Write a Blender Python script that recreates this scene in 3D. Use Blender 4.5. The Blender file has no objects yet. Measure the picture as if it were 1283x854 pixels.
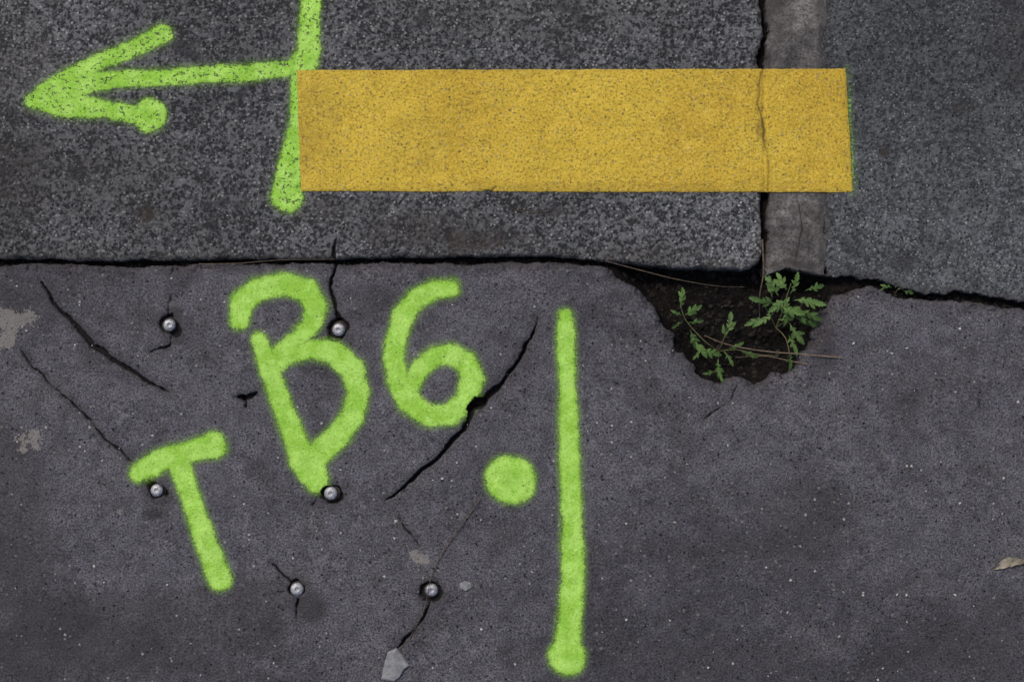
import bpy, math, random
import numpy as np
from mathutils import Vector
random.seed(7)
RNG=np.random.RandomState(11)
S=0.001
def W(px,py): return ((px-641.5)*S,(427-py)*S)
def WP(pts): return [W(p[0],p[1])+tuple(v*S for v in p[2:]) for p in pts]

# ---------------------------------------------------------------- scene
sc=bpy.context.scene
sc.view_settings.view_transform='Standard'
sc.view_settings.look='None'
sc.view_settings.exposure=0
world=bpy.data.worlds.new("World"); sc.world=world
world.use_nodes=True
nt=world.node_tree
bg=nt.nodes.get('Background') or nt.nodes.new('ShaderNodeBackground')
sky=nt.nodes.new('ShaderNodeTexSky'); sky.sky_type='NISHITA'
sky.sun_disc=False
SUN_EL=math.radians(50); SUN_AZ=math.radians(-35)
sky.sun_elevation=SUN_EL; sky.sun_rotation=SUN_AZ
sky.dust_density=4.0; sky.ozone_density=1.0; sky.air_density=1.0
nt.links.new(sky.outputs[0],bg.inputs[0]); bg.inputs[1].default_value=0.115
sun=bpy.data.lights.new("sun","SUN"); sun.energy=1.5; sun.angle=math.radians(12); sun.color=(1,0.95,0.88)
so=bpy.data.objects.new("sun",sun); sc.collection.objects.link(so)
d=Vector((math.sin(SUN_AZ)*math.cos(SUN_EL),math.cos(SUN_AZ)*math.cos(SUN_EL),math.sin(SUN_EL)))
so.rotation_euler=d.to_track_quat('Z','Y').to_euler()
so.location=d*5

cam=bpy.data.cameras.new("camera"); co=bpy.data.objects.new("camera",cam); sc.collection.objects.link(co)
cam.lens=50; cam.sensor_width=36; cam.clip_start=0.05; cam.clip_end=2000
co.location=(0,0,1.283*50/36); co.rotation_euler=(0,0,0)
sc.camera=co

# ---------------------------------------------------------------- numpy noise
def _h(ix,iy,seed):
    a=(ix.astype(np.int64)*374761393+iy.astype(np.int64)*668265263+seed*1442695041)&0xffffffff
    a=((a^(a>>13))*1274126177)&0xffffffff
    a=a^(a>>16)
    return (a&0xffffff).astype(np.float32)/float(0xffffff)
def vn(x,y,f,seed=0):
    X=x*f; Y=y*f
    ix=np.floor(X); iy=np.floor(Y); fx=X-ix; fy=Y-iy
    fx=fx*fx*(3-2*fx); fy=fy*fy*(3-2*fy)
    a=_h(ix,iy,seed); b=_h(ix+1,iy,seed); c=_h(ix,iy+1,seed); e=_h(ix+1,iy+1,seed)
    return ((a*(1-fx)+b*fx)*(1-fy)+(c*(1-fx)+e*fx)*fy)*2-1
def fbm(x,y,f,o=3,seed=0,g=0.5):
    r=0;a=1;t=0
    for i in range(o):
        ca,sa=math.cos(0.6*i+0.3),math.sin(0.6*i+0.3)
        r=r+a*vn(x*ca-y*sa,x*sa+y*ca,f*2**i,seed+i*17); t+=a; a*=g
    return r/t
def sstep(a,b,x):
    t=np.clip((x-a)/(b-a),0,1); return t*t*(3-2*t)
def seg_field(X,Y,pts,mode='sd'):
    out=np.full(X.shape,-1.0,dtype=np.float64)
    for p,q in zip(pts[:-1],pts[1:]):
        ax,ay,ar=p; bx,by,br=q
        dx=bx-ax; dy=by-ay; L=dx*dx+dy*dy+1e-12
        t=np.clip(((X-ax)*dx+(Y-ay)*dy)/L,0,1)
        dd=np.hypot(X-(ax+t*dx),Y-(ay+t*dy))
        out=np.maximum(out,ar+(br-ar)*t-dd)
    return out
def poly_sd(X,Y,poly):
    n=len(poly); dmin=np.full(X.shape,1e9); ins=np.zeros(X.shape,bool)
    for i in range(n):
        ax,ay=poly[i]; bx,by=poly[(i+1)%n]
        dx=bx-ax; dy=by-ay; L=dx*dx+dy*dy+1e-12
        t=np.clip(((X-ax)*dx+(Y-ay)*dy)/L,0,1)
        dmin=np.minimum(dmin,np.hypot(X-(ax+t*dx),Y-(ay+t*dy)))
        if ay!=by:
            c=((ay>Y)!=(by>Y))&(X<(bx-ax)*(Y-ay)/(by-ay)+ax)
            ins^=c
    return np.where(ins,dmin,-dmin)

def axis(lo,hi,step,far_lo=None,far_hi=None):
    a=np.arange(lo,hi+step*0.5,step)
    def grow(end,start):
        o=[];dlt=step*2;p=start
        sgn=1 if end>start else -1
        while (end-p)*sgn>0:
            p+=sgn*dlt; dlt*=1.5; o.append(p)
        if o: o[-1]=end
        return o
    L=grow(far_lo,lo)[::-1] if far_lo is not None else []
    R=grow(far_hi,a[-1]) if far_hi is not None else []
    return np.concatenate([L,a,R])

def grid_mesh(name,xs,ys,Z,keep,attrs,mat):
    ny,nx=Z.shape
    X,Y=np.meshgrid(xs,ys)
    fk=keep[:-1,:-1]|keep[1:,:-1]|keep[:-1,1:]|keep[1:,1:]
    jj,ii=np.nonzero(fk)
    a=jj*nx+ii
    quads=np.stack([a,a+1,a+nx+1,a+nx],1)
    used=np.zeros(nx*ny,bool); used[quads.ravel()]=True
    remap=np.cumsum(used)-1
    quads=remap[quads]
    co=np.stack([X.ravel()[used],Y.ravel()[used],Z.ravel()[used]],1).astype(np.float32)
    me=bpy.data.meshes.new(name)
    me.vertices.add(len(co)); me.vertices.foreach_set('co',co.ravel())
    me.loops.add(quads.size); me.loops.foreach_set('vertex_index',quads.ravel().astype(np.int32))
    me.polygons.add(len(quads)); me.polygons.foreach_set('loop_start',np.arange(0,quads.size,4,dtype=np.int32))
    me.update(calc_edges=True)
    me.polygons.foreach_set('use_smooth',np.ones(len(quads),bool))
    for k,v in attrs.items():
        at=me.attributes.new(k,'FLOAT','POINT'); at.data.foreach_set('value',v.ravel()[used].astype(np.float32))
    me.materials.append(mat); me.update()
    ob=bpy.data.objects.new(name,me); sc.collection.objects.link(ob)
    return ob

def py_mesh(name,verts,faces,mat,smooth=True,attr=None,parent=None):
    me=bpy.data.meshes.new(name); me.from_pydata([tuple(v) for v in verts],[],[tuple(f) for f in faces]); me.update()
    if smooth: me.polygons.foreach_set('use_smooth',[True]*len(me.polygons))
    if attr is not None:
        at=me.attributes.new('var','FLOAT','POINT'); at.data.foreach_set('value',attr)
    me.materials.append(mat)
    ob=bpy.data.objects.new(name,me); sc.collection.objects.link(ob)
    if parent: ob.parent=parent
    return ob

# ---------------------------------------------------------------- node helper
class M:
    def __init__(s,name):
        s.m=bpy.data.materials.new(name); s.m.use_nodes=True; s.t=s.m.node_tree; s.t.nodes.clear()
        s.out=s.t.nodes.new('ShaderNodeOutputMaterial'); s.tc=s.t.nodes.new('ShaderNodeTexCoord').outputs['Object']
    def set(s,sock,v):
        if isinstance(v,bpy.types.NodeSocket): s.t.links.new(v,sock)
        elif isinstance(v,(tuple,list)):
            sock.default_value=tuple(v)+((1,) if len(v)==3 and sock.type=='RGBA' else ())
        else: sock.default_value=v
    def math(s,op,a,b=0.0,c=None,clamp=False):
        n=s.t.nodes.new('ShaderNodeMath'); n.operation=op; n.use_clamp=clamp
        s.set(n.inputs[0],a); s.set(n.inputs[1],b)
        if c is not None: s.set(n.inputs[2],c)
        return n.outputs[0]
    def noise(s,scale,detail=3,rough=0.5,dist=0,vec=None,off=0,both=False):
        n=s.t.nodes.new('ShaderNodeTexNoise'); n.inputs['Scale'].default_value=scale; n.inputs['Detail'].default_value=detail
        n.inputs['Roughness'].default_value=rough; n.inputs['Distortion'].default_value=dist
        v=vec or s.tc
        if off:
            a=s.t.nodes.new('ShaderNodeVectorMath'); a.operation='ADD'; s.t.links.new(v,a.inputs[0]); a.inputs[1].default_value=(off,off*1.7,off*0.3); v=a.outputs[0]
        s.t.links.new(v,n.inputs['Vector'])
        return (n.outputs[0],n.outputs['Color']) if both else n.outputs[0]
    def vor(s,scale,vec=None):
        n=s.t.nodes.new('ShaderNodeTexVoronoi'); n.inputs['Scale'].default_value=scale; n.feature='F1'
        s.t.links.new(vec or s.tc,n.inputs['Vector'])
        sep=s.t.nodes.new('ShaderNodeSeparateColor'); s.t.links.new(n.outputs['Color'],sep.inputs[0])
        return n.outputs['Distance'],sep.outputs[0],sep.outputs[1]
    def warpc(s,col,amt):
        m=s.t.nodes.new('ShaderNodeVectorMath'); m.operation='MULTIPLY_ADD'
        s.t.links.new(col,m.inputs[0]); m.inputs[1].default_value=(amt,)*3; s.t.links.new(s.tc,m.inputs[2])
        return m.outputs[0]
    def _mr(s,v,a,b,to0,to1,sm):
        n=s.t.nodes.new('ShaderNodeMapRange')
        if sm: n.interpolation_type='SMOOTHSTEP'
        if a>b: a,b,to0,to1=b,a,to1,to0
        s.set(n.inputs['Value'],v); n.inputs['From Min'].default_value=a; n.inputs['From Max'].default_value=b
        n.inputs['To Min'].default_value=to0; n.inputs['To Max'].default_value=to1
        return n.outputs[0]
    def ss(s,v,a,b,to0=0.0,to1=1.0): return s._mr(v,a,b,to0,to1,True)
    def lin(s,v,a,b,to0=0.0,to1=1.0): return s._mr(v,a,b,to0,to1,False)
    def mix(s,f,a,b,mode='MIX'):
        n=s.t.nodes.new('ShaderNodeMix'); n.data_type='RGBA'; n.blend_type=mode
        s.set(n.inputs[0],f); s.set(n.inputs[6],a); s.set(n.inputs[7],b); return n.outputs[2]
    def gray(s,v):
        n=s.t.nodes.new('ShaderNodeCombineColor')
        for i in range(3): s.set(n.inputs[i],v)
        return n.outputs[0]
    def attr(s,name):
        n=s.t.nodes.new('ShaderNodeAttribute'); n.attribute_name=name; return n.outputs['Fac']
    def bump(s,h,strength=1,dist=0.001,normal=None):
        n=s.t.nodes.new('ShaderNodeBump'); n.inputs['Strength'].default_value=strength; n.inputs['Distance'].default_value=dist
        s.set(n.inputs['Height'],h)
        return n.outputs[0]
    def finish(s,col,rough=0.8,normal=None,alpha=None,metal=0,spec=0.3,trans=0):
        p=s.t.nodes.new('ShaderNodeBsdfPrincipled')
        s.set(p.inputs['Base Color'],col); s.set(p.inputs['Roughness'],rough); s.set(p.inputs['Metallic'],metal)
        s.set(p.inputs['Specular IOR Level'],spec)
        if normal is not None: s.t.links.new(normal,p.inputs['Normal'])
        o=p.outputs[0]
        if trans:
            tr=s.t.nodes.new('ShaderNodeBsdfTranslucent'); s.set(tr.inputs[0],col)
            mx=s.t.nodes.new('ShaderNodeMixShader'); mx.inputs[0].default_value=trans
            s.t.links.new(o,mx.inputs[1]); s.t.links.new(tr.outputs[0],mx.inputs[2]); o=mx.outputs[0]
        if alpha is not None:
            tp=s.t.nodes.new('ShaderNodeBsdfTransparent'); mx=s.t.nodes.new('ShaderNodeMixShader')
            s.set(mx.inputs[0],alpha); s.t.links.new(tp.outputs[0],mx.inputs[1]); s.t.links.new(o,mx.inputs[2]); o=mx.outputs[0]
        s.t.links.new(o,s.out.inputs[0]); return s.m

# ---------------------------------------------------------------- materials  (lo/md/sm = mottling stored on the mesh, -1..1)
def mat_pavement():
    m=M("pavement_mortar")
    lo=m.attr('lo'); md=m.attr('md'); sm=m.attr('sm'); fine,fc=m.noise(400,2,0.85,off=9,both=True)
    c=m.mix(m.ss(lo,-0.5,0.45),(0.060,0.0570,0.067),(0.093,0.089,0.102))
    c=m.mix(m.ss(md,0.05,0.7,0,0.4),c,(0.110,0.105,0.115))
    c=m.mix(m.ss(md,-0.10,-0.7,0,0.5),c,(0.043,0.039,0.044))
    c=m.mix(1.0,c,m.gray(m.lin(sm,-0.6,0.6,0.74,1.26)),'MULTIPLY')
    c=m.mix(1.0,c,m.gray(m.lin(fine,0.3,0.7,0.10,1.92)),'MULTIPLY')
    d,r,g=m.vor(165,vec=m.warpc(fc,0.0045))
    big=m.math('MULTIPLY',m.ss(d,0.42,0.26),m.ss(r,0.76,0.79))
    c=m.mix(m.math('MULTIPLY',big,0.68),c,m.mix(g,(0.018,0.018,0.021),(0.235,0.225,0.22)))
    wh=m.math('MULTIPLY',m.ss(d,0.26,0.15),m.ss(r,0.955,0.962))
    c=m.mix(wh,c,m.mix(g,(0.24,0.23,0.22),(0.68,0.67,0.64)))
    pit=m.math('MULTIPLY',m.ss(d,0.28,0.15),m.ss(r,0.14,0.115))
    c=m.mix(pit,c,(0.010,0.0095,0.010))
    st=m.attr('stain_shade'); c=m.mix(m.math('MULTIPLY',st,m.ss(sm,-0.7,0.2,0.5,1)),c,(0.026,0.022,0.022))  # tints real stains and the painted vignette of the lower corners
    plm=m.ss(m.math('ADD',m.attr('pale'),m.math('MULTIPLY',m.math('SUBTRACT',fine,0.5),1.8)),0.40,0.66)
    c=m.mix(m.math('MULTIPLY',plm,0.65),c,(0.26,0.24,0.215))
    c=m.mix(m.ss(m.attr('dirt'),0.15,0.85),c,(0.008,0.007,0.007))
    h=m.math('ADD',fine,m.math('MULTIPLY',big,0.35)); h=m.math('SUBTRACT',h,m.math('MULTIPLY',pit,1.0))
    return m.finish(c,m.lin(fine,0.3,0.7,0.62,0.9),m.bump(h,1.0,0.002),spec=0.3)
def mat_granite(name,lo,hi,contrast,dark_sp,sc1=240,lowc=(0.62,1.3)):
    m=M(name)
    n1,nc=m.noise(sc1*1.1,3,0.8,off=2,both=True)
    d,r,g=m.vor(sc1,vec=m.warpc(nc,0.0035)); sm=m.attr('sm'); md=m.attr('md'); l=m.attr('lo')
    v=m.math('ADD',m.math('MULTIPLY',r,0.45),m.math('MULTIPLY',m.ss(n1,0.3,0.7),0.55))
    v=m.math('ADD',v,m.math('MULTIPLY',sm,0.18))
    c=m.mix(m.ss(v,0.5-contrast,0.5+contrast),lo,hi)
    c=m.mix(m.math('MULTIPLY',m.ss(d,0.48,0.26),m.ss(g,0.84,0.87)),c,(hi[0]*1.75,hi[1]*1.72,hi[2]*1.66))
    c=m.mix(m.math('MULTIPLY',m.ss(d,0.55,0.33),m.ss(g,0.15,0.12)),c,(0.010,0.010,0.012))
    c=m.mix(1.0,c,m.gray(m.lin(l,-0.5,0.5,lowc[0],lowc[1])),'MULTIPLY')
    c=m.mix(m.ss(md,0.38,0.62,0,dark_sp),c,(0.018,0.018,0.020))
    c=m.mix(m.math('MULTIPLY',m.attr('stain_shade'),m.ss(sm,-0.6,0.3,0.4,1)),c,(0.036,0.027,0.022))
    c=m.mix(m.ss(m.attr('dirt'),0.05,0.9),c,(0.008,0.007,0.007))
    return m.finish(c,m.lin(n1,0.3,0.7,0.55,0.9),m.bump(v,1.0,0.0019),spec=0.35)
def mat_mortar():
    m=M("joint_mortar")
    f=m.noise(330,3,0.85,off=3); sm=m.attr('sm')
    c=m.mix(m.ss(m.attr('md'),-0.5,0.5),(0.100,0.093,0.090),(0.190,0.178,0.168))
    c=m.mix(1.0,c,m.gray(m.lin(sm,-0.6,0.6,0.55,1.35)),'MULTIPLY')
    c=m.mix(1.0,c,m.gray(m.lin(m.attr('groove'),-1,1,0.86,1.09)),'MULTIPLY')
    c=m.mix(1.0,c,m.gray(m.lin(f,0.3,0.7,0.25,1.7)),'MULTIPLY')
    c=m.mix(m.attr('stain_shade'),c,(0.045,0.038,0.036))
    c=m.mix(m.ss(m.attr('dirt'),0.05,0.9),c,(0.010,0.009,0.009))
    return m.finish(c,0.85,m.bump(f,1.0,0.0022))
def mat_yellow():
    m=M("yellow_road_paint")
    f,fc=m.noise(310,3,0.95,off=6,both=True); sm=m.attr('sm'); md=m.attr('md'); lo=m.attr('lo')
    c=m.mix(m.ss(lo,-0.5,0.5),(0.620,0.410,0.034),(0.720,0.500,0.046))
    c=m.mix(m.ss(md,0.0,0.6,0,0.3),c,(0.76,0.55,0.075))
    c=m.mix(m.ss(md,-0.1,-0.6,0,0.3),c,(0.50,0.32,0.030))
    c=m.mix(m.ss(f,0.49,0.36,0,0.9),c,(0.20,0.130,0.024))
    c=m.mix(m.ss(f,0.55,0.66,0,0.65),c,(0.86,0.70,0.22))
    d,r,g=m.vor(235,vec=m.warpc(fc,0.003))
    c=m.mix(m.math('MULTIPLY',m.ss(d,0.44,0.24),m.ss(r,0.80,0.84,0,0.8)),c,m.mix(g,(0.07,0.052,0.03),(0.50,0.40,0.18)))
    c=m.mix(m.math('MULTIPLY',m.attr('stain_shade'),m.ss(sm,-0.6,0.3,0.3,0.9)),c,(0.19,0.12,0.022))
    c=m.mix(m.ss(m.attr('dirt'),0.1,0.9,0,0.75),c,(0.06,0.042,0.015))
    sd=m.math('ADD',m.attr('sd'),m.math('MULTIPLY',m.math('SUBTRACT',f,0.5),2.2))
    return m.finish(c,m.lin(f,0.3,0.7,0.55,0.85),m.bump(f,1.0,0.002),alpha=m.ss(sd,-0.35,0.35),spec=0.3)
def mat_green(name,pits,faint=1.0,seed=0,soft=2.0,haz=0.8):
    m=M(name)
    sd=m.attr('sd'); md=m.attr('md')
    f=m.noise(380,3,0.85,off=3+seed)
    c=m.mix(m.ss(md,-0.5,0.55),(0.350,0.680,0.072),(0.510,0.860,0.160))
    c=m.mix(m.ss(f,0.47,0.32,0,0.7),c,(0.16,0.33,0.035))
    c=m.mix(m.ss(f,0.54,0.68,0,0.55),c,(0.66,0.93,0.32))
    c=m.mix(m.ss(sd,6,0.5,0,0.35),c,(0.28,0.58,0.05))
    c=m.mix(m.ss(sd,13,19,0,0.30),c,(0.26,0.56,0.06))      # heavier, wetter centre of the blobs
    jit=m.math('ADD',m.math('MULTIPLY',m.math('SUBTRACT',f,0.5),10.0),m.math('MULTIPLY',md,1.6))
    core=m.ss(m.math('ADD',sd,jit),-soft-0.8,soft+0.8,0,faint)
    haze=m.math('MULTIPLY',m.ss(sd,-10.5,2,0,1),m.ss(f,0.34,0.66,0.12,haz))
    haze=m.math('MULTIPLY',haze,m.ss(sd,-10.5,2,0.12,0.9*faint))
    a=m.math('MAXIMUM',core,haze)
    pn=m.noise(230,2,0.7,off=17+seed)
    a=m.math('MULTIPLY',a,m.ss(pn,0.29+pits,0.38+pits,0.2,0.97),clamp=True)
    return m.finish(c,0.8,m.bump(f,1.0,0.002),alpha=a,spec=0.15)
def mat_soil():
    m=M("soil_dark")
    n=m.noise(160,4,0.7)
    c=m.mix(m.ss(n,0.35,0.75),(0.005,0.0045,0.0045),(0.018,0.015,0.013))
    return m.finish(c,0.95,m.bump(n,1,0.004),spec=0.1)
def mat_simple(name,c1,c2,scale,rough=0.8,metal=0,trans=0,bd=0.0008,spec=0.3,usevar=False):
    m=M(name); n=m.noise(scale,3,0.65)
    f=m.ss(n,0.3,0.7)
    if usevar: f=m.math('ADD',m.math('MULTIPLY',f,0.3),m.math('MULTIPLY',m.attr('var'),0.75),clamp=True)
    return m.finish(m.mix(f,c1,c2),rough,m.bump(n,0.7,bd),metal=metal,trans=trans,spec=spec)
MP=mat_pavement()
MK=mat_granite("kerb_granite",(0.016,0.017,0.019),(0.172,0.173,0.176),0.26,0.6,245,(0.60,1.32))
MK2=mat_granite("kerb_granite_fine",(0.032,0.034,0.038),(0.145,0.153,0.162),0.32,0.35,300,(0.72,1.25))
MM=mat_mortar(); MY=mat_yellow(); MS=mat_soil()
MGk=mat_green("green_spray_on_granite",0.065,soft=1.6,haz=.55); MGp=mat_green("green_spray_on_mortar",-0.05,1.0,5,soft=2.6)
MGf=mat_green("green_spray_faint",0.19,0.6,9)
MR=mat_simple("asphalt",(0.03,0.03,0.033),(0.07,0.07,0.072),200,0.9)
METAL=mat_simple("weathered_steel",(0.20,0.20,0.21),(0.55,0.55,0.57),500,0.5,0.5,0,0.0007)
MRUST=mat_simple("dirty_washer",(0.02,0.017,0.016),(0.07,0.06,0.055),300,0.8,0.2)
LEAF=mat_simple("weed_leaf",(0.025,0.060,0.014),(0.135,0.240,0.060),200,0.55,0,0.2,0.0005,usevar=True)
STEM=mat_simple("weed_stem",(0.10,0.075,0.035),(0.15,0.17,0.06),200,0.6)
STRAW=mat_simple("dry_straw",(0.13,0.09,0.055),(0.24,0.18,0.12),200,0.7)
STRAWD=mat_simple("dark_straw",(0.05,0.04,0.03),(0.14,0.10,0.07),200,0.8)
DRY=mat_simple("dry_leaf",(0.16,0.13,0.09),(0.42,0.37,0.28),120,0.7,0,0.15)
SLATE=mat_simple("pale_stone",(0.16,0.16,0.17),(0.28,0.28,0.285),140,0.8)
GRAV=mat_simple("grit",(0.05,0.048,0.05),(0.45,0.43,0.41),60,0.85,usevar=True)
CRUMB=mat_simple("soil_crumbs",(0.005,0.004,0.0035),(0.034,0.028,0.023),60,0.95,usevar=True)

def base_pav(X,Y):
    return 0.0012*fbm(X,Y,9,2,3)+0.0010*fbm(X,Y,32,2,5)+0.00045*fbm(X,Y,100,2,8)
def base_kerb(X,Y):
    return 0.001+0.0012*fbm(X,Y,12,2,23)+0.0011*fbm(X,Y,45,2,25)+0.00045*fbm(X,Y,110,2,28)
def mott(X,Y,seed,lo=3.0,md=16,sm=75):
    return {'lo':fbm(X,Y,lo,3,seed),'md':fbm(X,Y,md,4,seed+40,0.6)*1.25,'sm':fbm(X,Y,sm,3,seed+80,0.65)}
def crack_warp(X,Y):
    return 0.0048*fbm(X,Y,42,4,61,0.6),0.0048*fbm(X,Y,42,4,63,0.6),0.0012*fbm(X,Y,110,2,66)
FAR=60.0
STEP=0.0011
# ---------------------------------------------------------------- pavement
xs=axis(-0.70,0.70,STEP,-FAR,FAR); ys=axis(-0.47,0.115,STEP,-FAR,None)
X,Y=np.meshgrid(xs,ys)
near=(np.abs(X)<0.75)&(Y>-0.52)
top=[(-80000,332),(0,331),(60,330),(110,332),(200,333),(262,330),(330,330),(400,330),(470,329),(540,330),(640,328),(705,329),(752,331),(768,338),(779,352),(800,359),(808,370),(822,384),(829,407),(846,419),(853,440),(866,455),(880,471),(905,480),(914,473),(930,472),(945,479),(962,474),(972,467),(988,468),(1001,460),(1006,446),(1017,426),(1022,404),(1038,386),(1044,371),(1075,362),(1092,358),(1125,371),(1160,376),(1200,376),(1240,381),(1283,388),(80000,400)]
poly=WP(top)+[(80,-80),(-80,-80)]
hq=W(925,410); jag=1+1.0*np.exp(-((X-hq[0])/0.14)**2-((Y-hq[1])/0.09)**2)
wx=0.0052*fbm(X,Y,55,4,41,0.7)*near*jag; wy=0.0052*fbm(X,Y,55,4,43,0.7)*near*jag
sd=poly_sd(X+wx,Y+wy*0.7,poly)
rnd=np.where(near,0.0035+0.0025*(vn(X,Y,30,51)+1),0.004)
hx,hy=W(1040,420); slope=np.exp(-(((X-hx)/0.022)**2+((Y-hy)/0.05)**2)); rnd=rnd+0.018*slope
Z=base_pav(X,Y)
t=np.clip(1-sd/rnd,0,1); Z=Z-(rnd*0.8+0.001)*t*t*(sd>=0)
Z=Z-0.004*sstep(0.05,0.35,vn(X,Y,55,55))*sstep(0.012,0.004,sd+0.003*vn(X,Y,120,57))*near
Z=np.where(sd<0,-0.075+0.003*vn(X,Y,100,5),Z)
dirt=0.75*sstep(0.0022,-0.0012,sd); stain_shade=np.zeros_like(X); pale=np.zeros_like(X)
DIAG=[(674,396,0.4),(668,415,1.1),(652,447,1.8),(630,478,2.6),(608,500,4.6),(592,510,5.0),(582,538,3.0),(560,562,2.6),(540,580,2.4),(518,598,2.0),(505,612,1.8),(484,628,0.4)]
PITC=[(607,500,4.0),(595,502,5.6),(588,510,4.0)]
cracks=[
 ([(52,352,.6),(66,378,1.8),(88,402,2.9),(115,430,3.0),(140,450,2.5),(165,465,2.2),(190,480,1.6),(214,490,.6)],6),
 ([(26,440,0.3),(38,458,1.0),(62,482,.8),(95,510,1.0),(120,535,1.2),(142,560,1.2),(166,580,.8)],4),
 (DIAG,8),
 (PITC,6),
 ([(421,322,2.6),(418,345,1.8),(415,362,1.4),(420,385,2.2),(424,404,3.0)],6),
 ([(541,745,1.4),(532,768,1.5),(521,783,1.3),(512,797,1.7),(498,812,1.1),(492,820,.4)],5),
 ([(498,650,0.3),(506,664,.7),(514,672,.9),(524,684,0.3)],3),
 ([(343,708,0.5),(353,718,1.3),(366,731,1.8)],4),
 ([(374,752,1.2),(372,765,.9),(372,778,0.4)],4),([(355,742,1.0),(346,742,.5)],3),
 ([(213,372,0.2),(211,388,.6),(210,402,1.2)],3),
 ([(216,418,1.2),(214,430,.9),(202,437,.9),(190,441,.4)],4),
 ([(922,482,1.0),(915,498,.5),(900,512,.5),(884,526,0.2)],3),
 ([(296,497,.8),(304,498,3.6),(313,495,3.2),(322,491,.5)],6),([(304,496,2.4),(308,508,.8)],5),
 ([(404,610,1.5),(398,622,.8),(392,632,.5)],3),
]
nx1,ny1,wn=crack_warp(X,Y)
for pts,dep in cracks:
    P=WP(pts)
    x0=min(p[0] for p in P)-0.025; x1=max(p[0] for p in P)+0.025; y0=min(p[1] for p in P)-0.025; y1=max(p[1] for p in P)+0.025
    i0,i1=np.searchsorted(xs,[x0,x1]); j0,j1=np.searchsorted(ys,[y0,y1]); sl=(slice(j0,j1),slice(i0,i1))
    f=seg_field(X[sl]+nx1[sl],Y[sl]+ny1[sl],P)+wn[sl]
    c=sstep(-0.0010,0.0010,f)
    Z[sl]-=c*dep*S*1.2; Z[sl]-=0.0008*sstep(-0.008,0.0,f)
    dirt[sl]=np.maximum(dirt[sl],c); stain_shade[sl]=np.maximum(stain_shade[sl],0.35*sstep(-0.012,0.0,f))
bolts=[(212,407,7.8),(424,413,8.2),(196,614,8.0),(414,618,8.5),(372,738,8.4),(541,739,8.0)]
for k,(bx,by,r) in enumerate(bolts):
    wx_,wy_=W(bx,by)
    m_=np.hypot(X-wx_,Y-wy_)<0.06
    xx=X[m_]; yy=Y[m_]
    rr=np.hypot(xx+0.0075*fbm(xx,yy,60,3,71+k)-wx_-0.0012*math.cos(k*2),yy+0.0075*fbm(xx,yy,60,3,77+k)-wy_+0.0012)
    pitr=(12.2+1.6*math.sin(k*3))*S
    c=sstep(pitr+0.0016,pitr-0.0015,rr)
    Z[m_]-=c*0.0075; dirt[m_]=np.maximum(dirt[m_],c*0.95); stain_shade[m_]=np.maximum(stain_shade[m_],0.6*sstep(0.030,0.010,rr+0.007*vn(xx,yy,50,80+k)))
for (px,py,rx,ry,a) in [(388,758,26,22,0.75),(120,800,190,70,0.5),(1010,655,90,70,0.3),(300,760,80,40,0.35),(192,644,13,7,0.8),(1180,480,80,50,.2),(208,436,12,6,.7),(1025,425,22,50,0.5),(30,380,60,30,.25),(1230,810,120,70,.3),(20,700,50,150,.35),(900,830,160,40,.2)]:  # lower-corner patches paint lens vignetting into the stain mask
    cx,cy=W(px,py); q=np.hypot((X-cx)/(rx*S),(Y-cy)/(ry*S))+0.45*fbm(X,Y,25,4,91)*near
    stain_shade=np.maximum(stain_shade,a*sstep(1.25,0.4,q)*(q<2)*near)
pn=fbm(X,Y,70,4,93,0.7)
for (px,py,rx,ry,a) in [(14,402,30,20,.85),(4,425,16,16,.9),(36,552,16,13,.9),(30,562,8,8,1),(530,697,18,8,.9),(392,650,8,14,0.5),(583,733,8,5,.9),(1092,440,14,7,0.4),(150,640,6,4,.6)]:
    cx,cy=W(px,py); q=np.hypot((X-cx)/(rx*S),(Y-cy)/(ry*S))
    pale=np.maximum(pale,a*sstep(1.5,0.2,q+1.5*pn)*sstep(1.6,1.0,q)*near)
stain_shade=np.maximum(stain_shade,0.5*sstep(0.016,0.0,sd+0.006*vn(X,Y,40,99))*near)
at=mott(X,Y,500); at.update({'dirt':dirt,'stain_shade':stain_shade,'pale':pale})
grid_mesh("pavement",xs,ys,Z,sd>-0.004,at,MP)

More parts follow.
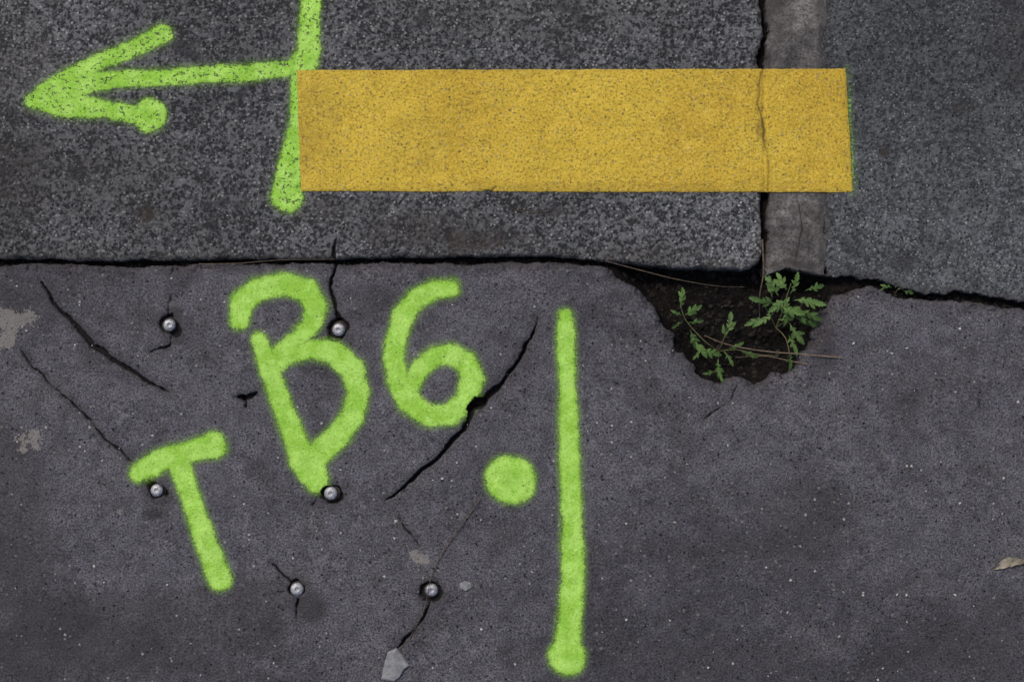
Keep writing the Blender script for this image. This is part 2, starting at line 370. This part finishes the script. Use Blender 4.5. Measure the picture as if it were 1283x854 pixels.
# ---------------------------------------------------------------- kerbs
def make_kerb(name,poly,xs,ys,mat,crk,stains,seed,rw=0.0045,warp=0.003,h0=0.0,depth=0.12,groove=False):
    X,Y=np.meshgrid(xs,ys); near=(np.abs(X)<0.8)
    sd=poly_sd(X+warp*fbm(X,Y,60,4,seed,0.65)*near,Y+warp*fbm(X,Y,60,4,seed+2,0.65)*near,poly)
    Z=base_kerb(X,Y)+h0
    r=rw*(1.1+0.5*vn(X,Y,35,seed+5))
    t=np.clip(1-sd/r,0,1); Z-=(sd>=0)*(r*0.8)*t*t
    Z-=0.0022*sstep(0.25,0.7,vn(X,Y,60,seed+7))*sstep(0.010,0.001,sd)*near
    at=mott(X,Y,seed+600,4,22,75)
    if groove:
        g=np.sin((Y+0.35*(X-0.335)**2*20+0.009*fbm(X,Y,24,3,seed+31))*2*math.pi/0.011+2.5*vn(X,Y,20,seed+33))
        g=g*sstep(0.0,0.7,vn(X,Y,14,seed+35)); at['groove']=g; Z+=0.0002*g*(sd>0)
    Z=np.where(sd<0,-depth,Z)
    dirt=0.8*sstep(0.0018,-0.0012,sd); stain_shade=np.zeros_like(X)
    for pts,dep in crk:
        f=seg_field(X+0.0028*fbm(X,Y,60,3,seed+9),Y+0.0028*fbm(X,Y,60,3,seed+11),WP(pts))
        c=sstep(-0.001,0.0012,f); Z-=c*dep*S; dirt=np.maximum(dirt,c); stain_shade=np.maximum(stain_shade,.3*sstep(-0.01,0,f))
    for (px,py,rx,ry,a) in stains:
        cx,cy=W(px,py); q=np.hypot((X-cx)/(rx*S),(Y-cy)/(ry*S))+0.5*fbm(X,Y,30,3,seed+13)*near
        stain_shade=np.maximum(stain_shade,a*sstep(1.25,0.45,q)*(q<2)*near)
    stain_shade=np.maximum(stain_shade,0.55*sstep(0.014,0.0,sd+0.005*vn(X,Y,40,seed+15))*near)
    at.update({'dirt':dirt,'stain_shade':stain_shade})
    return grid_mesh(name,xs,ys,Z,sd>-0.0035,at,mat)
TOPY=-75
kl=[(-80000,324),(0,325),(60,325),(130,328),(200,326),(262,327),(330,325),(410,326),(425,325),(470,324),(560,323),(640,321),(705,323),(760,328),(800,333),(850,337),(905,338),(938,338),(950,330),(954,318),(954,250),(952,160),(952,90),(949,72),(956,45),(954,22),(950,0),(951,TOPY),(-80000,TOPY)]
make_kerb("kerb_stone",WP(kl),axis(-0.70,0.318,STEP,-FAR,None),axis(0.083,0.507,STEP),MK,
  [([(421,300,0.6),(419,312,1.5),(420,330,2.6)],5),([(690,268,.5),(640,262,.5)],1)],
  [(185,268,16,14,.9),(385,148,14,14,.7),(600,302,60,18,.75),(520,290,90,25,.5),(430,262,60,22,.45),(120,215,120,40,.25),(20,60,60,70,.4),(660,20,180,30,.25),(10,220,70,60,.4),(820,318,100,14,.4)],101)
kr=[(1033,TOPY),(1034,20),(1029,60),(1033,100),(1033,200),(1034,260),(1032,310),(1036,348),(1058,346),(1075,352),(1092,349),(1125,362),(1160,368),(1200,367),(1240,373),(1283,381),(80000,392),(80000,TOPY)]
make_kerb("kerb_stone.001",WP(kr),axis(0.380,0.70,STEP,None,FAR),axis(0.035,0.507,STEP),MK2,
  [],[(1108,190,8,8,.9),(1205,135,20,14,.75),(1150,320,70,25,.3),(1170,250,60,30,.25),(1270,30,40,80,.35)],131,rw=0.002,warp=0.006)
mo=[(960,TOPY),(959,0),(962,40),(959,85),(961,160),(964,240),(960,300),(957,345),(985,336),(1005,341),(1036,347),(1035,300),(1038,255),(1036,200),(1036,90),(1033,60),(1038,20),(1036,TOPY)]
make_kerb("mortar_joint",WP(mo),axis(0.30,0.41,STEP),axis(0.07,0.507,STEP),MM,
  [([(962,90,.8),(962,240,.8)],1),([(1000,250,.5),(1006,290,.7),(996,330,.6)],1.5)],[(1030,300,7,70,.6),(990,332,50,8,.6),(1000,262,20,10,.3),(975,20,8,60,.35),(1030,20,6,60,.5)],161,rw=0.003,h0=-0.0008,warp=0.005,groove=True)

# ---------------------------------------------------------------- soil
xs2=axis(-0.72,0.72,0.002,-FAR,FAR); ys2=axis(-0.08,0.52,0.002)
X,Y=np.meshgrid(xs2,ys2); hole=WP([(765,325),(800,368),(840,425),(880,472),(945,478),(1000,462),(1040,390),(1045,345),(955,320)])
sdh=poly_sd(X,Y,hole)
Z_s=-0.013-0.024*sstep(-0.004,0.016,sdh)+0.0035*fbm(X,Y,60,4,201)*(np.abs(X)<1)+0.006*fbm(X,Y,22,2,205)*sstep(0,0.02,sdh)
grid_mesh("soil",xs2,ys2,Z_s,np.ones_like(Z_s,bool),{},MS)
def soil_h(x,y):
    i=min(max(np.searchsorted(xs2,x),0),len(xs2)-1); j=min(max(np.searchsorted(ys2,y),0),len(ys2)-1); return float(Z_s[j,i])
def sheet(name,x0,x1,y0,y1,z,mat):
    return py_mesh(name,[(x0,y0,z),(x1,y0,z),(x1,y1,z),(x0,y1,z)],[(0,1,2,3)],mat)
sheet("road",-FAR,FAR,0.495,FAR,-0.10,MR)
sheet("ground",-600,600,-600,600,-0.30,MR)

# ---------------------------------------------------------------- paint
def make_paint(name,strokes,basef,mat,off,wob=0.0030,seed=0,extra=0.015,cut=False):
    P=[WP(s) for s in strokes]; allp=[p for s in P for p in s]
    x0=min(p[0]-p[2] for p in allp)-extra; x1=max(p[0]+p[2] for p in allp)+extra
    y0=min(p[1]-p[2] for p in allp)-extra; y1=max(p[1]+p[2] for p in allp)+extra
    xs=np.arange(x0,x1,0.0011); ys=np.arange(y0,y1,0.0011); X,Y=np.meshgrid(xs,ys)
    wx=wob*fbm(X,Y,40,4,300+seed,0.6); wy=wob*fbm(X,Y,40,4,310+seed,0.6)
    sd=np.full(X.shape,-1.0)
    for s in P:
        if len(s)==1: s=[s[0],(s[0][0]+1e-5,s[0][1],s[0][2])]
        sd=np.maximum(sd,seg_field(X+wx,Y+wy,s))
    keep=sd>-0.0115
    if cut:   # paint is missing over open cracks and the bolt pockets
        a,b,c=crack_warp(X,Y)
        f=np.maximum(seg_field(X+a,Y+b,WP(DIAG)),seg_field(X+a,Y+b,WP(PITC)))+c
        for (bx,by,r) in bolts:
            q=W(bx,by); f=np.maximum(f,0.0115-np.hypot(X-q[0]+0.003*vn(X,Y,70,5),Y-q[1]))
        keep&=f<0.0004; sd=np.minimum(sd,-f*3+0.001)
    return grid_mesh(name,xs,ys,basef(X,Y)+off,keep,{'sd':sd*1000,'md':fbm(X,Y,60,4,330+seed,0.7)*1.3},mat)
make_paint("green_arrow_marking",[
 [(372,84,10),(330,90,10.5),(230,96,10.5),(150,99,11),(112,104,13),(75,118,15)],
 [(205,43,12),(165,62,9.5),(120,80,10),(85,100,13),(58,120,15),(43,128,9)],
 [(45,130,9),(75,130,15),(100,134,14),(130,137,11),(165,144,11)],[(188,146,20)],
 [(382,78,17)]],base_kerb,MGk,0.0006,seed=1)
make_paint("green_line_marking",[
 [(389,-70,13),(389,0,13),(387,60,14),(382,85,15),(374,150,12),(367,190,13.5),(360,235,16)],[(360,246,20)]],base_kerb,MGk,0.0009,seed=2)
make_paint("green_letter_b_marking",[
 [(301,400,12),(303,378,14),(322,362,14),(355,356,13),(385,365,14),(396,385,14),(388,408,12),(372,424,10),(345,446,10)],
 [(325,424,9),(334,448,12),(346,488,12),(360,525,13),(374,560,15),(388,585,19)],
 [(342,460,10),(362,444,11),(390,437,12),(420,442,14),(442,462,15),(449,490,14),(442,520,14),(424,545,15),(400,566,16)],
 [(384,575,21),(396,600,15)]],base_pav,MGp,0.0007,seed=3,cut=True)
make_paint("green_number_six_marking",[
 [(564,361,12),(545,363,12),(523,374,13),(505,395,13),(497,422,12),(494,450,12),(500,480,13),(514,506,15),(537,521,14),(565,519,13),(585,500,13),(592,475,14),(584,453,14),(565,443,13),(545,446,12),(526,462,12),(514,483,12)]],base_pav,MGp,0.0007,seed=4,cut=True)
make_paint("green_letter_t_marking",[
 [(174,592,12),(190,582,15),(215,572,14),(245,564,14),(268,558,17)],
 [(222,575,15),(236,615,12),(248,650,13),(260,685,14),(276,724,14)]],base_pav,MGp,0.0007,seed=5,cut=True)
make_paint("green_dot_marking",[[(636,600,29),(641,601,30)]],base_pav,MGp,0.0007,seed=6)
make_paint("green_line_marking.001",[
 [(708,396,9),(709,420,11),(711,500,11),(714,580,13),(717,660,13.5),(718,720,14),(714,775,15),(711,805,16)],[(710,822,23)]],base_pav,MGp,0.0007,seed=7)
make_paint("green_line_marking.002",[[(1061,85,1),(1066,160,2),(1069,241,1.5)]],base_kerb,MGf,0.0006,seed=8)

# yellow strip
yp=WP([(372.5,88.5),(700,87.5),(1059,86.5),(1064,165),(1068,241),(720,240.5),(377,239.5)])
xs=np.arange(-0.275,0.432,STEP); ys=np.arange(0.18,0.345,STEP); X,Y=np.meshgrid(xs,ys)
sd=poly_sd(X+0.0006*vn(X,Y,50,421),Y+0.0006*fbm(X,Y,40,2,423),yp)
Z=base_kerb(X,Y)+0.0016
dirt=np.zeros_like(X); stain_shade=np.zeros_like(X)
nx=0.003*fbm(X,Y,60,3,401); ny=0.003*fbm(X,Y,60,3,403)
for pts,dep,al in [([(956,80,.8),(953,105,.6),(950,130,.6),(955,152,1.5),(958,172,1.4),(962,200,.5),(962,245,.8)],1.5,.7),([(598,234,.3),(606,239,1.3),(616,240,1.5),(622,234,.9)],1.0,.8),([(612,241,1.8),(620,242,1.3)],1.0,.8)]:
    f=seg_field(X+nx,Y+ny,WP(pts)); c=sstep(-0.001,0.001,f); Z-=c*dep*S; dirt=np.maximum(dirt,c*al); stain_shade=np.maximum(stain_shade,.4*sstep(-0.005,0,f))
Z-=0.0012*sstep(0.004,0.0,np.abs(X-0.316+0.0015*fbm(X,Y,40,2,431)))
for (px,py,rx,ry,a) in [(953,160,7,16,.8),(395,165,40,90,.3),(610,236,16,8,.4),(1062,170,8,80,.25),(700,235,300,8,.3),(520,180,60,40,.15)]:
    cx,cy=W(px,py); q=np.hypot((X-cx)/(rx*S),(Y-cy)/(ry*S))+0.5*fbm(X,Y,50,4,405)
    stain_shade=np.maximum(stain_shade,a*sstep(1.3,0.4,q))
stain_shade=np.maximum(stain_shade,0.35*sstep(0.004,0.0,sd))
Z-=sstep(0.002,-0.001,sd)*0.0008
at=mott(X,Y,700,7,50,90); at.update({'sd':sd*1000,'dirt':dirt,'stain_shade':stain_shade})
grid_mesh("yellow_line_marking",xs,ys,Z,sd>-0.003,at,MY)

# ---------------------------------------------------------------- bolts
def lathe(profile,seg,cx,cy,cz,jit=0,seed=0):
    rs=np.random.RandomState(seed); V=[];F=[]
    for k,(r,z) in enumerate(profile):
        for i in range(seg):
            a=2*math.pi*i/seg; rr=r*(1+jit*rs.uniform(-1,1))
            V.append((cx+rr*math.cos(a),cy+rr*math.sin(a),cz+z))
    for k in range(len(profile)-1):
        for i in range(seg):
            j=(i+1)%seg; F.append((k*seg+i,k*seg+j,(k+1)*seg+j,(k+1)*seg+i))
    V.append((cx,cy,cz+profile[-1][1])); c=len(V)-1; k=len(profile)-1
    for i in range(seg): F.append((k*seg+i,k*seg+(i+1)%seg,c))
    return V,F
for k,(bx,by,r) in enumerate(bolts):
    x,y=W(bx,by); r=r*S
    e=bpy.data.objects.new("bolt" if k==0 else "bolt.%03d"%k,None); sc.collection.objects.link(e); e.location=(x,y,-0.0012)
    prof=[(r*.45,-0.03),(r*.45,-0.004),(r*.98,-0.004),(r*1.0,-0.0022),(r*.95,-0.0007),(r*.84,0.0006),(r*.66,0.0014),(r*.45,0.0019),(r*.30,0.0020),(r*.22,0.0012),(r*.1,0.0010)]
    V,F=lathe(prof,40,0,0,0.0005,0.012,k); py_mesh("head",V,F,METAL,parent=e)
    V,F=lathe([(r*1.22,-0.012),(r*1.24,-0.0052),(r*1.18,-0.0046),(r*.5,-0.0046)],28,0.0005,-0.0008,0,0.06,k+50); py_mesh("washer",V,F,MRUST,parent=e)
    e.rotation_euler=(random.uniform(-.1,.1),random.uniform(-.1,.1),random.uniform(0,6))

# ---------------------------------------------------------------- scatter stones
t_=(1+5**.5)/2
IV=np.array([(-1,t_,0),(1,t_,0),(-1,-t_,0),(1,-t_,0),(0,-1,t_),(0,1,t_),(0,-1,-t_),(0,1,-t_),(t_,0,-1),(t_,0,1),(-t_,0,-1),(-t_,0,1)])/1.9
IF=[(0,11,5),(0,5,1),(0,1,7),(0,7,10),(0,10,11),(1,5,9),(5,11,4),(11,10,2),(10,7,6),(7,1,8),(3,9,4),(3,4,2),(3,2,6),(3,6,8),(3,8,9),(4,9,5),(2,4,11),(6,2,10),(8,6,7),(9,8,1)]
def scatter(name,items,mat):
    V=[];F=[];A=[]
    for (x,y,z,s,v) in items:
        sc3=RNG.uniform(0.55,1.3,3)*s; a=RNG.uniform(0,6.28); c,s_=math.cos(a),math.sin(a); b=len(V)
        for p in IV:
            q=p*sc3*RNG.uniform(0.75,1.2); V.append((x+c*q[0]-s_*q[1],y+s_*q[0]+c*q[1],z+q[2]*0.7)); A.append(v)
        F+=[(b+f[0],b+f[1],b+f[2]) for f in IF]
    return py_mesh(name,V,F,mat,False,A)
items=[]
for i in range(700):
    x=RNG.uniform(-.66,.66); y=RNG.uniform(-.45,.09)
    if poly_sd(np.array([x]),np.array([y]),poly)[0]<0.009: continue
    z=float(base_pav(np.array([x]),np.array([y]))[0]); items.append((x,y,z+0.0002,RNG.choice([.0006,.0009,.0013,.0020],p=[.45,.33,.17,.05]),RNG.uniform(0,1)**1.5))
for i in range(130):
    x=RNG.uniform(-.66,.66); y=RNG.uniform(.11,.42)
    if 0.29<x<0.33: continue
    z=float(base_kerb(np.array([x]),np.array([y]))[0]); items.append((x,y,z+0.0004,RNG.choice([.0006,.0009,.0013]),RNG.uniform(0,1)**1.5))
scatter("grit",items,GRAV)
items=[]
for i in range(1300):
    x=RNG.uniform(0.12,.41); y=RNG.uniform(-.055,.105)
    if poly_sd(np.array([x]),np.array([y]),hole)[0]<0.002: continue
    items.append((x,y,soil_h(x,y)+0.0008,RNG.choice([.0012,.002,.0032,.005],p=[.4,.35,.2,.05]),RNG.uniform(0,1)**2.5))
for i in range(500):
    x=RNG.uniform(-.68,.68); py=328 if x<0.12 else 362+ (x-0.4)*90
    if 0.12<x<0.41: continue
    y=W(0,py)[1]+RNG.uniform(-.005,.004); items.append((x,y,soil_h(x,y)+.001,RNG.choice([.001,.0016,.0024]),RNG.uniform(0,.6)))
scatter("soil_crumbs",items,CRUMB)

# ---------------------------------------------------------------- tubes / straws
def tube(pts,r,seg=6,n=28,V=None,F=None,A=None,v=0.5):
    V=[] if V is None else V; F=[] if F is None else F
    P=[Vector(p) for p in pts]; m=len(P)
    def cr(t):
        u=t*(m-1); i=min(int(u),m-2); f=u-i
        p0=P[max(i-1,0)];p1=P[i];p2=P[i+1];p3=P[min(i+2,m-1)]
        return 0.5*((2*p1)+(p2-p0)*f+(2*p0-5*p1+4*p2-p3)*f*f+(3*p1-p0-3*p2+p3)*f**3)
    b=len(V); C=[cr(i/(n-1)) for i in range(n)]
    for i,c in enumerate(C):
        d=(C[min(i+1,n-1)]-C[max(i-1,0)]).normalized(); u=d.cross(Vector((0,0,1)))
        if u.length<1e-4: u=Vector((1,0,0))
        u.normalize(); w=u.cross(d); rr=r*(1-0.55*i/(n-1))
        for k in range(seg):
            a=2*math.pi*k/seg; V.append(tuple(c+u*math.cos(a)*rr+w*math.sin(a)*rr))
            if A is not None: A.append(v)
    for i in range(n-1):
        for k in range(seg):
            j=(k+1)%seg; F.append((b+i*seg+k,b+i*seg+j,b+(i+1)*seg+j,b+(i+1)*seg+k))
    return V,F
def straw(name,pts,r,mat):
    V,F=tube([W(p[0],p[1])+(p[2]*S,) for p in pts],r*S); return py_mesh(name,V,F,mat)
straw("dry_grass_stalk",[(602,624,2.5),(580,655,2.2),(556,690,2.0),(541,720,3.5),(532,760,2.4),(515,795,2),(500,812,2)],0.7,STRAWD)
straw("dry_grass_stalk.001",[(1054,448,2.5),(1010,444,3.5),(960,440,2),(915,432,-8),(885,420,-20)],0.9,STRAW)
straw("dry_grass_stalk.002",[(758,327,2.5),(800,338,1.5),(850,350,-4),(900,358,-8),(935,359,-12)],0.7,STRAWD)
straw("dry_grass_stalk.003",[(250,331,2.5),(300,330,3),(350,326,3),(420,325,2)],0.8,STRAWD)
straw("dry_grass_stalk.004",[(955,300,0),(957,340,-1),(954,370,-12),(956,400,-25)],1.4,STRAWD)
straw("dry_grass_stalk.005",[(1010,456,2.5),(990,452,-2),(960,446,-14),(925,448,-24)],0.7,STRAW)
straw("dry_grass_stalk.006",[(640,262,3),(680,268,3),(715,266,3)],0.4,STRAWD)

# ---------------------------------------------------------------- weeds
def leaflet(V,F,A,base,dirv,up,L,Wd,v,droop=0.25,teeth=0.24):
    n=8; b=len(V); side=dirv.cross(up).normalized(); up=side.cross(dirv).normalized()
    for i in range(n+1):
        t=i/n; w=Wd*(math.sin(math.pi*min(1,(t*0.93+0.04))**0.75)**0.8)*(1+(teeth if i%2 else -teeth))
        if i==n: w=Wd*0.03
        c=base+dirv*(L*t)-up*(droop*L*t*t)
        V.append(tuple(c+side*w+up*w*0.35)); V.append(tuple(c)); V.append(tuple(c-side*w+up*w*0.35))
        vv=min(1,max(0,v+random.uniform(-.08,.08))); A+= [vv,vv*0.7+.2,vv]
    for i in range(n):
        q=b+i*3; F.append((q,q+1,q+4,q+3)); F.append((q+1,q+2,q+5,q+4))
def compound(V,F,A,base,az,L,rise,v,pairs=3,size=1.0,curl=0.5):
    p=Vector(base); el=rise; steps=pairs+1; pos=[p.copy()]; dirs=[]
    for i in range(steps):
        d=Vector((math.cos(az)*math.cos(el),math.sin(az)*math.cos(el),math.sin(el))); dirs.append(d)
        p=p+d*(L*0.72/steps); pos.append(p.copy()); el-=curl/steps; az+=random.uniform(-.2,.2)
    up0=Vector((random.uniform(-.55,.55),random.uniform(-.55,.55),1)).normalized()
    b=len(V)
    for i,q in enumerate(pos):
        d=dirs[min(i,steps-1)]; sd_=d.cross(up0).normalized(); w=L*0.06*(0.25+i/steps)
        V.append(tuple(q+sd_*w)); V.append(tuple(q-sd_*w)); A+=[v,v]
    for i in range(steps): F.append((b+2*i,b+2*i+1,b+2*i+3,b+2*i+2))
    for i in range(1,steps):
        d=dirs[i]; sd_=d.cross(up0).normalized(); t=i/steps; l=L*size*(0.20+0.16*t)*random.uniform(.65,1.25)
        for s in (-1,1):
            dd=(d*random.uniform(.8,1.4)+sd_*s*1.0+up0*random.uniform(-.2,.35)).normalized()
            leaflet(V,F,A,pos[i]-d*0.001*s,dd,up0,l,l*0.25,v+random.uniform(-.15,.15))
    leaflet(V,F,A,pos[-1]-dirs[-1]*L*0.08,dirs[-1],up0,L*0.46*size,L*0.11*size,v)
def weed(name,leaves,stems):
    V=[];F=[];A=[]
    e=bpy.data.objects.new(name,None); sc.collection.objects.link(e)
    for (px,py,z,az,L,rise,v,pairs,size) in leaves:
        x,y=W(px,py); compound(V,F,A,(x,y,z*S),math.radians(az),L*S,math.radians(rise),v,pairs,size)
    py_mesh("leaves",V,F,LEAF,True,A,parent=e)
    V=[];F=[];A=[]
    for pts,r in stems: tube([W(p[0],p[1])+(p[2]*S,) for p in pts],r*S,6,18,V,F,A)
    py_mesh("stems",V,F,STEM,True,A,parent=e)
rd=random.uniform
lv=[]
for (az,L,px,py,z,v) in [(60,30,990,368,0,.8),(95,26,984,364,4,.9),(130,28,975,370,0,.5),(165,34,972,380,-4,.4),(20,32,995,376,2,.7),(-10,30,1000,388,0,.5),(-35,28,998,398,-4,.35),(-70,28,990,404,-6,.4),(200,28,970,392,-4,.65),(35,24,1008,364,6,.9),(-85,26,990,420,-8,.7),(-105,22,992,440,-4,.5),(190,20,958,398,-10,.4),(0,24,1004,378,4,.95),(250,22,985,386,6,.6),(15,20,975,400,-2,.85),(170,18,985,362,8,.8),(110,22,968,372,-2,.7),(-30,24,978,384,6,.9),(220,24,984,376,5,.55),(45,22,978,390,4,.75),(-60,22,1000,384,4,.6),(150,24,990,396,0,.5)]:
    lv.append((px,py,z,az+rd(-18,18),L*rd(.85,1.12),rd(0,40),v,2,rd(.95,1.3)))
weed("weed_plant",lv,[([(978,410,-32),(982,395,-18),(985,375,-2),(990,355,6)],1.1),([(978,410,-32),(992,398,-14),(1006,380,2)],0.9),([(978,410,-32),(966,392,-16),(956,378,-6)],0.9),([(978,410,-32),(988,425,-16),(992,455,-4)],0.9)])
lv=[]
for (az,L,px,py,z,v) in [(95,24,852,386,0,.9),(150,14,855,395,-2,.6),(40,20,858,394,0,.9),(-10,18,862,404,-4,.6),(200,15,856,403,-4,.5),(-50,20,866,414,-8,.4),(80,24,911,418,0,.5),(50,15,912,416,-3,.5),(120,13,910,423,-3,.4),(-60,22,872,428,-6,.8),(-20,20,880,438,-6,.65),(210,14,880,440,-8,.5),(-95,22,900,450,-6,.85),(-40,18,908,440,-8,.5),(20,16,915,436,-8,.4),(-10,18,930,440,-8,.4),(-70,14,900,464,-4,.9),(170,13,897,466,-5,.6)]:
    lv.append((px,py,z,az+rd(-15,15),L*rd(.95,1.15),rd(0,35),v,1 if L<19 else 2,rd(1.05,1.3)))
weed("weed_plant.001",lv,[([(905,440,-32),(888,430,-14),(872,415,-8),(858,398,-3),(852,378,2)],0.9),([(905,440,-32),(906,432,-12),(911,412,-2),(914,398,2)],0.8),([(905,440,-32),(902,452,-12),(899,468,-4)],0.8),([(905,440,-32),(925,438,-12),(950,444,-6),(975,446,-2)],0.9)])
lv=[(1118,360,-2,170,12,10,.6,1,1.3),(1125,362,-2,20,14,10,.6,1,1.3),(1132,364,-2,-10,12,10,.5,1,1.3),(1122,361,-1,90,8,20,.7,1,1.3),(1112,359,-2,200,8,10,.4,1,1.3),(1140,366,-2,30,7,10,.4,1,1.2)]
weed("weed_plant.002",lv,[([(1125,368,-12),(1125,363,-2),(1130,361,0)],0.6)])

# ---------------------------------------------------------------- dry leaf, flat stones
V=[];F=[];n=12
for i in range(n+1):
    t=i/n; px=1242+44*t; py=712-9*math.sin(t*2.2)-2*t; w=7.5*math.sin(math.pi*(t*0.96+0.02))**0.8*(1+0.15*math.sin(i*2.3))
    for s,h in ((-1,5+3*math.sin(i)),(0,2.2),(1,4)):
        x,y=W(px+s*2,py+s*w*0.75); V.append((x,y,(h if s else 2.2)*S*(1 if 0<i<n else .6)))
for i in range(n):
    q=i*3; F+=[(q,q+1,q+4,q+3),(q+1,q+2,q+5,q+4)]
py_mesh("dry_leaf",V,F,DRY)
def flat_stone(name,outline,h,mat,seed):
    rs=np.random.RandomState(seed); V=[];F=[];P=WP(outline); n=len(P); cx=sum(p[0] for p in P)/n; cy=sum(p[1] for p in P)/n
    for (k,z) in ((1.0,-0.002),(1.0,h*.55*S),(0.9,h*S),(0.5,(h+.6)*S)):
        for p in P: V.append((cx+(p[0]-cx)*k,cy+(p[1]-cy)*k,z+rs.uniform(-.0003,.0003)))
    V.append((cx,cy,(h+.7)*S))
    for l in range(3):
        for i in range(n): j=(i+1)%n; F.append((l*n+i,l*n+j,(l+1)*n+j,(l+1)*n+i))
    for i in range(n): F.append((3*n+i,3*n+(i+1)%n,4*n))
    return py_mesh(name,V,F,mat,False)
flat_stone("stone_chip",[(486,816),(497,811),(506,822),(513,833),(507,837),(501,848),(494,853),(478,850),(480,838),(483,826)],4,SLATE,1)
flat_stone("stone_chip.001",[(576,730),(583,727),(590,730),(591,736),(584,740),(577,737)],1.5,SLATE,2)
